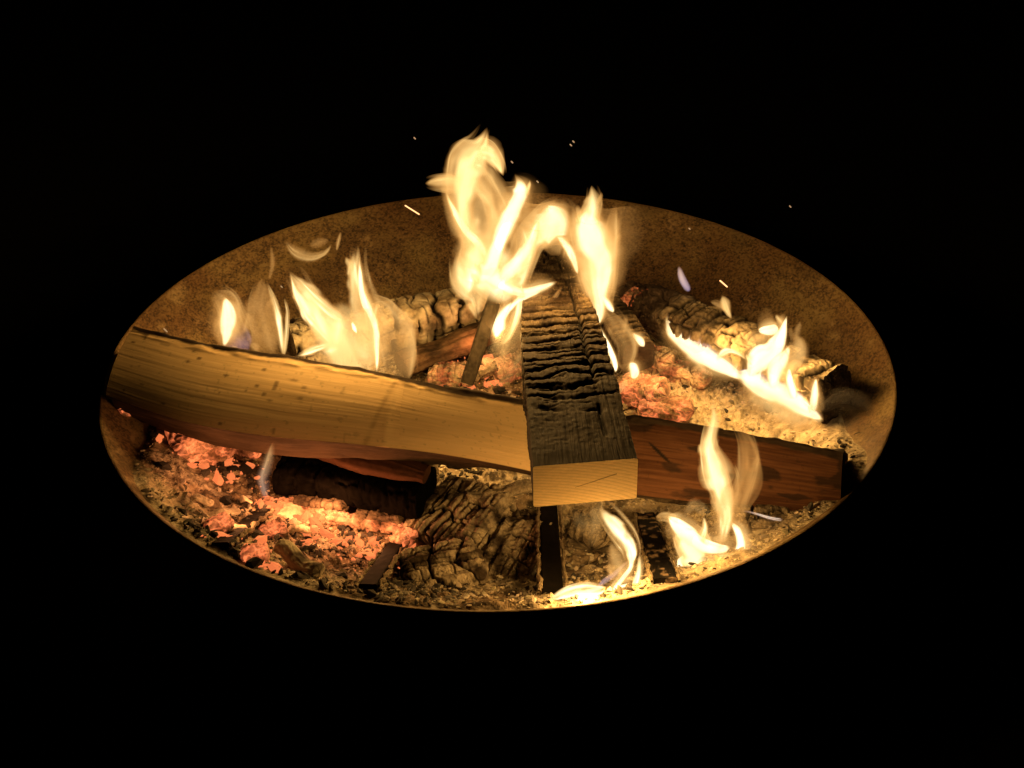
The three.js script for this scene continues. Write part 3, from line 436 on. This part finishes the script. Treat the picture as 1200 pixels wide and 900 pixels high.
function flame(label, z, list, where) {
  const f = thing('flame', label, 'flame', atZ(where[0], where[1], z));
  for (const [kind, pts, o] of list) {
    part(kind, tongue(pts, { z, ...o }), M.flame, f);
    const wide = Math.max(...pts.map((p) => p[2])), s = pts[0][0] + pts[0][1];
    if (kind === 'flame_core' && wide > 3) part('flame_tongue', tongue(pts.map((p) => [p[0], p[1], p[2] * 1.75 + 1.5, p[3] * 0.42, p[4]]), { z, hot: 0.5, soft: 1.5, streak: 0.5, seed: s + 3, dz: -0.002, tip: 0.15 }), M.flame, f);
    if (kind === 'flame_core' && wide > 5) part('flame_halo', tongue(pts.map((p) => [p[0], p[1], p[2] * 2.6 + 4, p[3] * 0.2, p[4]]), { z, hot: 0.2, soft: 2, streak: 0.6, seed: s + 5, dz: -0.004, tip: 0.2, rag: 0.5 }), M.flame, f);  // faint outer mantle, added also to imitate bloom around the core
    if (wide > 12 && !o.bare) for (let k = 0; k < 3; k++) {                                // small licks leaving its edge
      const r = (m) => h3(s | 0, k, m + 11), i = Math.min(pts.length - 2, 1 + Math.floor(r(1) * (pts.length - 2))), a = pts[i], b = pts[i + 1], side = k % 2 ? 1 : -1, q = r(2), x = lerp(a[0], b[0], q) + side * lerp(a[2], b[2], q) * 0.6, y = lerp(a[1], b[1], q), l = 7 + 13 * r(3), w = 2 + 3.4 * r(4), st = a[3] * (0.4 + 0.3 * r(5)), lean = side * (1 + 6 * r(6));
      part('flame_lick', tongue([[x + lean, y - l, w * 0.4, st * 0.4, a[4]], [x + lean * 0.8, y - l * 0.6, w, st, a[4]], [x - side, y, w * 1.3, st, a[4]], [x - side * 3, y + l * 0.5, w, st * 0.5, a[4]]], { z, hot: 0.45, soft: 1.4, streak: 0.6, seed: s + 20 + k, n: 30, tip: 0.4, tail: 0.35 }), M.flame, f);
    }
    if (kind !== 'flame_core' && wide > 11) for (let k = 0; k < 2; k++)          // brighter folds of the sheet
      part('flame_fold', tongue(pts.map((p) => [p[0], p[1], 2.2 + p[2] * 0.2, Math.min(0.6, p[3] * 0.5), p[4]]), { z, off: [-2.6, 1.9][k] * lerp(0.5, 1.1, h3(s | 0, k, 2)), hot: 0.55, soft: 1.5, streak: 0.8, seed: s + 9 * k, dz: 0.004 * (k - 1), tip: 0.35, tail: 0.3, edge: k ? 0.5 : -0.5, fill: 0.5 }), M.flame, f);
  }
  return f;
}
const SH = 'flame_sheet', TO = 'flame_tongue', CO = 'flame_core';
const G = { sheet: { hot: 0.35, soft: 1.15, streak: 0.6 }, core: { hot: 1, soft: 1.0, streak: 0.25, tip: 0.16, tail: 0.12 }, mid: { hot: 0.62, soft: 1.1, streak: 0.5 } };
// main fire, left of the beam
flame('tall main flame left of the beam, its forked top above the far rim', -0.03, [
  [SH, [[560, 305, 14, .5], [548, 268, 21, .7], [540, 228, 23, .8], [547, 192, 26, .88], [562, 170, 15, .8], [571, 149, 5, .4]], { ...G.sheet, hot: 0.42, n: 70, tip: 0.1, bare: 1, rag: 0.25 }],
  [SH, [[552, 176, 12, .5], [570, 176, 17, .85], [583, 190, 11, .8], [590, 207, 3, .5]], { ...G.sheet, hot: 0.42, bare: 1, rag: 0.2 }],
  [SH, [[598, 300, 18, .55], [590, 260, 21, .6], [580, 230, 18, .6], [566, 206, 20, .7], [550, 188, 16, .5]], { ...G.sheet, hot: 0.4, bare: 1, rag: 0.3 }],
  [SH, [[548, 222, 12, .5], [524, 214, 13, .65], [498, 213, 4, .4]], { ...G.sheet, bare: 1 }],
  [SH, [[580, 335, 36, .55], [566, 300, 34, .65], [564, 272, 32, .6], [566, 240, 24, .42], [563, 205, 22, .55]], { ...G.sheet, hot: 0.42, bare: 1 }],
  [SH, [[600, 345, 20, .4], [610, 310, 20, .5], [622, 278, 22, .5], [645, 256, 26, .5], [668, 240, 14, .25]], { ...G.sheet, hot: 0.5, bare: 1 }],
  [SH, [[548, 350, 10, .4], [552, 325, 22, .65], [560, 300, 26, .65], [562, 275, 18, .4]], { ...G.mid, bare: 1 }],
  [CO, [[520, 218, 4, .3], [530, 245, 6, .7], [545, 270, 8, .85], [562, 290, 8, .9], [575, 312, 6, .6]], G.mid],
  [TO, [[535, 295, 8, .4], [545, 325, 20, .7], [558, 345, 18, .7], [560, 372, 5, .5]], { ...G.mid }],
  [TO, [[540, 290, 8, .3], [560, 310, 30, .7], [585, 330, 34, .7], [605, 350, 20, .35]], G.mid],
], [560, 372]);
flame('bright white tongue curling upward left of the beam top', -0.015, [
  [CO, [[604, 205, 4, .5], [612, 222, 13, .95], [605, 242, 13, 1], [592, 264, 12, 1], [580, 290, 12, 1], [570, 315, 14, 1], [560, 335, 8, .6]], G.core],
  [CO, [[598, 262, 4, .6], [588, 285, 5, .9], [582, 300, 4, .7]], G.core],
  [CO, [[632, 258, 8, .6], [622, 285, 8, .9], [608, 305, 8, .95], [590, 325, 9, .9], [578, 345, 6, .5]], G.core],
  [TO, [[610, 262, 10, .5], [618, 290, 16, .6], [605, 325, 18, .55], [590, 350, 12, .4]], G.mid],
  [CO, [[561, 306, 6, .6], [573, 318, 14, 1], [592, 335, 8, 1], [615, 342, 6, .9], [638, 337, 5, .8], [653, 330, 4, .4]], G.core],
  [CO, [[636, 340, 3, .6], [612, 350, 4, .8], [598, 363, 4, .8], [590, 378, 5, .8]], G.core],
  [CO, [[600, 352, 4, .5], [588, 368, 6, .9], [582, 384, 11, 1], [582, 398, 4, .6]], G.core],
  [TO, [[608, 335, 10, .4], [605, 365, 8, .6], [596, 392, 6, .5], [586, 405, 3, .3]], G.mid],
  [SH, [[640, 345, 14, .2], [622, 370, 18, .28], [608, 395, 20, .25], [596, 425, 18, .2], [585, 452, 6, .12]], { ...G.sheet, edge: 0.75 }],
  [SH, [[660, 335, 4, .3], [645, 355, 5, .35], [630, 372, 4, .3], [615, 388, 3, .2]], G.sheet],
], [582, 400]);
flame('round white burst at the upper end of the beam', -0.04, [
  [CO, [[640, 242, 10, .6], [644, 256, 24, 1], [640, 272, 22, 1], [643, 289, 4, .5]], G.core],
  [SH, [[655, 232, 14, .25], [655, 255, 38, .4], [650, 280, 30, .4], [655, 300, 10, .3]], G.sheet],
  [CO, [[652, 274, 5, .6], [664, 287, 6, .9], [672, 303, 5, .9], [677, 322, 3, .6]], G.core],
], [643, 290]);
flame('bright flame running down the right side of the beam', -0.02, [
  [TO, [[694, 218, 5, .3], [696, 236, 11, .55], [690, 255, 16, .7], [686, 275, 14, .7]], G.mid],
  [SH, [[672, 240, 10, .3], [684, 265, 28, .55], [694, 300, 30, .6], [700, 340, 20, .55], [704, 380, 10, .4]], { ...G.sheet, hot: 0.5, bare: 1 }],
  [CO, [[690, 240, 9, .5], [692, 262, 21, 1], [700, 285, 22, 1], [705, 315, 17, 1], [702, 345, 11, 1], [702, 370, 7, .9], [699, 385, 4, .5]], G.core],
  [CO, [[682, 250, 5, .7], [684, 272, 8, .9], [692, 295, 8, .8]], G.core],
  [SH, [[722, 236, 3, .2], [717, 265, 12, .5], [714, 300, 13, .5], [712, 335, 10, .45], [706, 365, 8, .3]], { ...G.sheet, edge: -0.5 }],
  [SH, [[672, 285, 8, .3], [682, 310, 14, .35], [690, 335, 14, .35], [696, 355, 8, .3]], G.sheet],
  [CO, [[696, 372, 3, .6], [703, 390, 4.5, .9], [713, 407, 4.5, 1], [720, 424, 5, 1], [721, 438, 3, .6]], G.core],
  [CO, [[705, 345, 3, .6], [712, 356, 5, .8], [720, 365, 3, .5]], G.core],
  [SH, [[706, 358, 6, .3], [722, 385, 14, .33], [735, 408, 14, .3], [730, 440, 6, .2]], { ...G.sheet, edge: -0.8 }],
], [720, 438]);
flame('small white drop of flame low on the right of the beam', 0.03, [[CO, [[737, 427, 3, .6], [743, 434, 8, 1], [741, 444, 5, .8]], G.core], [TO, [[736, 448, 3, .3], [727, 455, 5, .4], [718, 466, 2, .2]], G.mid]], [741, 444]);
flame('tiny flame lick at the end of the charred offcut', -0.03, [[CO, [[740, 390, 2, .4], [750, 400, 5, .9], [755, 406, 2, .5]], G.core]], [752, 404]);
// left
const lowBlue = (k) => (t) => sst(1 - k, 1, t) * 0.8;
flame('leftmost flame with a bright white heart above the front log', 0.0, [
  [CO, [[262, 349, 4, .6], [266, 366, 11, 1], [266, 385, 12, 1], [264, 406, 6, .6]], { ...G.core, hot: 1.1 }],
  [SH, [[248, 340, 4, .25], [262, 358, 20, .4], [275, 385, 22, .4], [290, 412, 24, .3]], { ...G.sheet, edge: -0.6, blue: lowBlue(0.35) }],
], [268, 412]);
flame('thin veil of flame second from the left', 0.02, [
  [SH, [[308, 325, 4, .2], [304, 350, 16, .32], [310, 380, 24, .38], [318, 420, 26, .3]], { ...G.sheet, hot: 0.25 }],
  [TO, [[312, 328, 2, .4], [321, 350, 5, .6], [329, 380, 7, .65], [332, 420, 6, .6]], G.mid],
  [TO, [[333, 345, 2, .4], [337, 365, 3, .55], [336, 390, 4, .6], [333, 420, 4, .5]], G.mid],
  [SH, [[317, 288, 2, .1], [319, 305, 4, .16], [315, 328, 3, .12]], G.sheet],
], [320, 420]);
flame('broad two horned flame above the middle of the front log', 0.035, [
  [TO, [[338, 316, 4, .5], [352, 338, 14, .7], [372, 370, 20, .62], [398, 402, 26, .6], [420, 440, 28, .55]], { ...G.mid, hot: 0.5 }],
  [TO, [[340, 320, 2, .6], [350, 350, 5, .8], [368, 382, 7, .85], [392, 408, 6, .6]], G.mid],
  [TO, [[348, 325, 3, .4], [368, 348, 7, .6], [390, 366, 8, .55], [408, 376, 3, .3]], G.mid],
  [TO, [[417, 285, 7, .5], [416, 308, 9, .65], [419, 335, 12, .7], [427, 365, 18, .65], [434, 400, 20, .6], [434, 442, 18, .5]], { ...G.mid, hot: 0.55 }],
  [CO, [[421, 300, 3, .5], [423, 335, 5, .85], [432, 365, 6, .95], [440, 395, 6, .95], [441, 442, 5, .8]], G.core],
  [SH, [[428, 345, 8, .3], [445, 370, 22, .45], [458, 400, 30, .45], [468, 450, 30, .35]], { ...G.sheet, edge: -0.8 }],
  [SH, [[398, 352, 22, .4], [402, 380, 46, .65], [408, 408, 50, .7], [412, 446, 48, .6]], { ...G.sheet, hot: 0.5, bare: 1 }],
  [CO, [[412, 378, 1.5, .6], [415, 386, 3, .9], [418, 392, 1, .4]], G.core],
], [420, 440]);
flame('low tongue of flame lying along the front log by the pale lump', 0.045, [[TO, [[345, 419, 3, .5], [362, 413, 6, .85], [378, 407, 5, .8], [388, 402, 2, .4]], G.mid]], [350, 418]);
flame('detached curved wisp of flame above the two horned flame', 0.02, [
  [SH, [[333, 280, 3, .3], [345, 293, 7, .5], [362, 299, 7, .5], [380, 296, 5, .4], [389, 286, 2, .3]], { ...G.sheet, hot: 0.45, edge: 0.2 }],
  [SH, [[362, 288, 4, .1], [374, 283, 7, .2], [386, 280, 4, .1]], G.sheet], [SH, [[400, 270, 3, .2], [397, 282, 3.5, .35], [394, 294, 2, .2]], G.sheet],
], [362, 300]);
// right, along the charred log
const footZ = [783, 830, 880, 925, 966].map((u, i) => hit(u, [385, 431, 460, 480, 496][i]).z + 0.036 + [.034, .022, .008, 0, 0][i]);
const rz = (u) => { const x = clamp((u - 783) / 183 * 4, 0, 3.999), i = Math.floor(x); return lerp(footZ[i], footZ[i + 1], x - i); };
const rp = (l) => l.map((p) => [...p, rz(p[0])]);
const foot = { ...G.core, hot: 1.05, blue: (t, q) => sst(-0.35, -0.95, q) * 0.85 + sst(0.35, 0.95, q) * 0.0 };
flame('row of white flames along the foot of the right charred log', 0, [
  [CO, rp([[781, 368, 3, .6], [788, 388, 10, 1], [806, 404, 13, 1], [830, 419, 13, 1], [852, 431, 11, 1], [872, 446, 7, .8]]), foot],
  [CO, rp([[858, 440, 8, .6], [880, 444, 15, 1], [900, 456, 15, 1], [925, 470, 14, 1], [948, 483, 11, 1], [966, 492, 5, .7]]), foot],
  [TO, rp([[838, 424, 4, .5], [846, 414, 6, .8], [856, 411, 5, .8], [868, 415, 4, .6], [876, 422, 3, .3]]), G.mid],
  [CO, rp([[878, 442, 10, .6], [888, 424, 15, .95], [905, 408, 12, 1], [915, 390, 7, 1], [922, 368, 3, .6]]), G.core],
  [CO, rp([[905, 456, 10, .6], [908, 436, 12, .9], [918, 420, 8, .8], [926, 404, 3, .4]]), G.core],
  [CO, rp([[930, 466, 8, .6], [926, 448, 7, .95], [925, 430, 3, .6]]), G.core],
  [CO, rp([[952, 482, 8, .6], [955, 464, 6, .9], [957, 444, 2, .5]]), G.core],
  [SH, rp([[915, 445, 14, .2], [928, 425, 15, .35], [936, 405, 12, .32], [930, 390, 4, .2]]), G.sheet],
  [SH, rp([[795, 380, 4, .2], [800, 395, 10, .35], [815, 405, 12, .4], [835, 415, 8, .3]]), G.sheet],
], [870, 450]);
flame('detached white puff of flame over the right charred log', 0.02, [[CO, [[888, 388, 4, .6], [897, 386, 6, 1], [907, 384, 6, 1], [912, 383, 3, .6]], G.core]], [900, 390]);
flame('small orange flame on top of the right charred log', -0.03, [[TO, [[847, 346, 2, .3], [850, 356, 8, .6], [854, 366, 5, .6], [857, 373, 2, .3]], { ...G.mid, hot: 0.45 }], [SH, [[832, 354, 2, .2], [842, 356, 5, .3], [852, 362, 4, .3]], G.sheet]], [855, 372]);
flame('faint bluish flame behind the left end of the charred log', -0.13, [[SH, [[795, 310, 4, .2], [799, 322, 6, .45], [805, 335, 6, .4], [808, 340, 3, .2]], { ...G.sheet, hot: 0.5, blue: (t) => 0.25 + 0.5 * t }]], [806, 338]);
// front
flame('tall front flame on the right rising past the front log', 0.286, [
  [TO, [[834, 462, 6, .3], [837, 488, 9, .5], [830, 520, 13, .7], [836, 552, 22, .85], [845, 580, 19, .9], [846, 606, 15, .95], [842, 640, 13, .9]], { ...G.mid, hot: 0.5, n: 60 }],
  [SH, [[862, 495, 5, .2], [875, 525, 13, .36], [875, 558, 19, .42], [864, 592, 18, .45], [856, 625, 12, .4]], { ...G.sheet, hot: 0.08, edge: -0.7 }],
  [SH, [[845, 545, 10, .2], [852, 570, 16, .35], [850, 600, 18, .4], [846, 630, 12, .3]], G.sheet],
  [SH, [[768, 610, 3, .3], [780, 608, 6, .5], [796, 612, 8, .5]], G.sheet],
  [CO, [[782, 605, 5, .7], [792, 615, 10, 1], [808, 628, 10, 1], [826, 638, 8, 1], [842, 640, 6, 1], [856, 638, 5, .8]], G.core],
  [CO, [[856, 612, 5, .5], [866, 625, 8, 1], [869, 642, 7, 1], [865, 654, 7, 1], [860, 662, 4, .9]], G.core],
  [TO, [[796, 618, 12, .6], [806, 636, 22, .9], [815, 652, 24, .9], [818, 670, 18, .8]], { ...G.mid, hot: 0.5 }],
  [CO, [[803, 652, 3, .6], [797, 662, 6, 1], [801, 670, 5, .8], [812, 677, 3, .6]], G.core],
  [TO, [[820, 640, 6, .4], [826, 622, 5, .6], [824, 605, 3, .3]], G.mid],
  [SH, [[838, 630, 18, .4], [842, 645, 24, .45], [846, 664, 18, .35]], G.sheet],
], [835, 665]);
flame('curling flame at the front rim left of the tall one', 0.322, [
  [TO, [[702, 595, 6, .35], [714, 608, 10, .65], [728, 625, 12, .9], [738, 642, 10, 1], [740, 662, 7, .9]], G.mid],
  [CO, [[732, 630, 3, .5], [739, 648, 5, 1], [739, 664, 3.5, 1], [729, 676, 3, .9], [720, 688, 3, .9], [718, 700, 3, .8]], G.core],
  [TO, [[750, 648, 4, .3], [750, 666, 7, .6], [746, 681, 7, .8], [738, 692, 5, .7]], G.mid],
  [CO, [[749, 682, 4, .6], [736, 690, 6, 1], [724, 695, 6, 1], [714, 699, 3, .6]], G.core],
  [SH, [[740, 658, 2, .4], [725, 670, 3, .5], [708, 681, 3, .45], [699, 690, 2, .3]], { ...G.sheet, blue: (t) => 0.6 * t }],
  [SH, [[717, 636, 10, .2], [726, 660, 19, .32], [730, 684, 18, .35]], G.sheet],
], [732, 700]);
flame('low glowing flame hugging the front rim near the middle', 0.338, [
  [TO, [[636, 706, 3, .4], [658, 698, 7, .7], [682, 692, 9, .85], [702, 690, 7, .8], [711, 688, 3, .4]], G.mid], [CO, [[654, 703, 2, .6], [674, 698, 5, 1], [694, 695, 5, 1], [708, 692, 3, .6]], G.core],
], [685, 706]);
flame('thin blue edged trail of flame at the foot of the front log', 0.25, [[SH, [[868, 600, 1.5, .3], [895, 606, 2, .5], [922, 611, 2, .6], [945, 610, 2, .6], [956, 606, 2, .5]], { ...G.sheet, hot: 0.7, blue: () => 0.35 }], [CO, [[956, 602, 1.5, .6], [957, 607, 4, .9], [953, 612, 2, .5]], G.mid]], [920, 611]);
flame('tiny blue flicker beside the red cube of charcoal', 0.1, [[SH, [[274, 499, 2, .3], [277, 505, 5, .6], [276, 513, 4, .4]], { ...G.sheet, hot: 0.8, blue: (t, q) => 0.5 + 0.4 * q }]], [276, 512]);
flame('pale upright flicker at the left end of the dark hollow', 0.16, [[SH, [[320, 518, 10, .2], [314, 543, 11, .32], [308, 562, 10, .3], [313, 586, 7, .2]], { ...G.sheet, hot: 0.5, soft: 1.8, blue: (t) => 0.35 * t }]], [311, 580]);

// ---------------------------------------------------------------- smoke
function wisp(label, z, lists, where) {
  const f = thing('smoke', label, 'smoke', atZ(where[0], where[1], z)), thick = label.includes('curling') ? 0.9 : 0.45;
  for (const pts of lists) { const g = tongue(pts, { z, soft: 1, streak: 0.6, wob: 0.3 }), c = g.attributes.color; for (let i = 0; i < c.count; i++) c.setXYZW(i, 0.85, 0.85, 0.9, c.getW(i) * thick); part('smoke_wisp', g, M.smoke, f); }
}
wisp('curling smoke at the right end of the right charred log', 0.155, [[[945, 488, 16, .2], [975, 476, 16, .36], [1005, 470, 16, .34], [1027, 492, 13, .2]], [[982, 522, 11, .2], [998, 500, 12, .36], [1018, 505, 12, .34], [1024, 532, 10, .2]]], [985, 500]);
wisp('thin bluish smoke in front of the middle grate bar', 0.26, [[[668, 600, 8, .1], [685, 612, 12, .16], [700, 602, 10, .12], [706, 585, 6, .08]], [[690, 640, 8, .08], [700, 615, 10, .14], [694, 595, 8, .08]]], [692, 640]);
wisp('pale smoke between the leaning board and the beam', 0.02, [[[560, 440, 12, .1], [585, 425, 22, .18], [600, 390, 22, .16], [625, 360, 20, .1], [650, 340, 10, .06]], [[570, 450, 5, .1], [595, 446, 8, .2], [608, 425, 6, .2], [618, 400, 5, .1]]], [575, 450]);
wisp('grey smoke at the foot of the tall front flame', 0.25, [[[800, 606, 8, .1], [812, 592, 8, .2], [822, 598, 9, .2], [835, 606, 6, .1]]], [815, 606]);
wisp('pale haze over the glowing coals right of the beam', 0.05, [[[760, 495, 20, .1], [770, 460, 26, .16], [765, 425, 22, .12], [760, 400, 12, .06]]], [762, 490]);

// ---------------------------------------------------------------- sparks
function spark(label, u0, v0, u1, v1, z, r, material, group) {
  const a = atZ(u0, v0, z), b = atZ(u1, v1, z), c = a.clone().add(b).multiplyScalar(0.5), g = new THREE.CapsuleGeometry(r, a.distanceTo(b), 3, 8);
  g.applyMatrix4(new THREE.Matrix4().makeRotationFromQuaternion(new THREE.Quaternion().setFromUnitVectors(V(0, 1, 0), b.clone().sub(a).normalize())).setPosition(c)); solo('spark', g, material, label, 'spark', c, group);
}
spark('streaking spark left of the main flame, against the back wall', 475, 241, 491, 251, -0.1, 0.0007, M.spark);
spark('streaking spark above the right charred log', 844, 329, 852, 336, -0.05, 0.0007, M.spark);
for (const [u, v, z, where] of [[630, 213, -.05, 'just above the white burst at the beam top'], [669, 170, -.1, 'high right of the main flame, lower of two'], [672, 166, -.1, 'high right of the main flame, upper of two'], [195, 388, .05, 'left of the log end, brighter of a pair'], [193, 386, .05, 'left of the log end, fainter of a pair'], [926, 242, -.2, 'alone in the dark beyond the right rim'], [330, 336, -.1, 'between the two left flames'], [486, 162, -.1, 'high left of the main flame in the dark'], [808, 268, -.2, 'before the far right wall above the charred log'], [600, 190, -.05, 'beside the hooked tip of the main flame']])
  spark('faint dot of a spark ' + where, u - 0.7, v - 0.7, u + 0.7, v + 0.7, z, 0.0006, M.speck, 'drifting spark dots');

// ---------------------------------------------------------------- the lamps inside the flames
for (const [u, v, z, cd, soft] of LAMPS) { const l = new THREE.PointLight(FIRE, cd); l.name = 'flame_light'; l.position.copy(atZ(u, v, z)); l.shadow.radius = soft; l.castShadow = true; scene.add(l); }
for (const [u, v, up, cd] of [[385, 622, .026, .014], [440, 640, .022, .009], [325, 604, .026, .009], [250, 575, .028, .0035], [290, 625, .02, .006], [765, 470, .04, .01], [560, 440, .04, .008]]) { const l = new THREE.PointLight(EMBER, cd); l.name = 'ember_light'; l.position.copy(hit(u, v)).add(V(0, up, 0)); l.shadow.radius = 0.5; l.castShadow = true; scene.add(l); }

renderer.render(scene, camera);
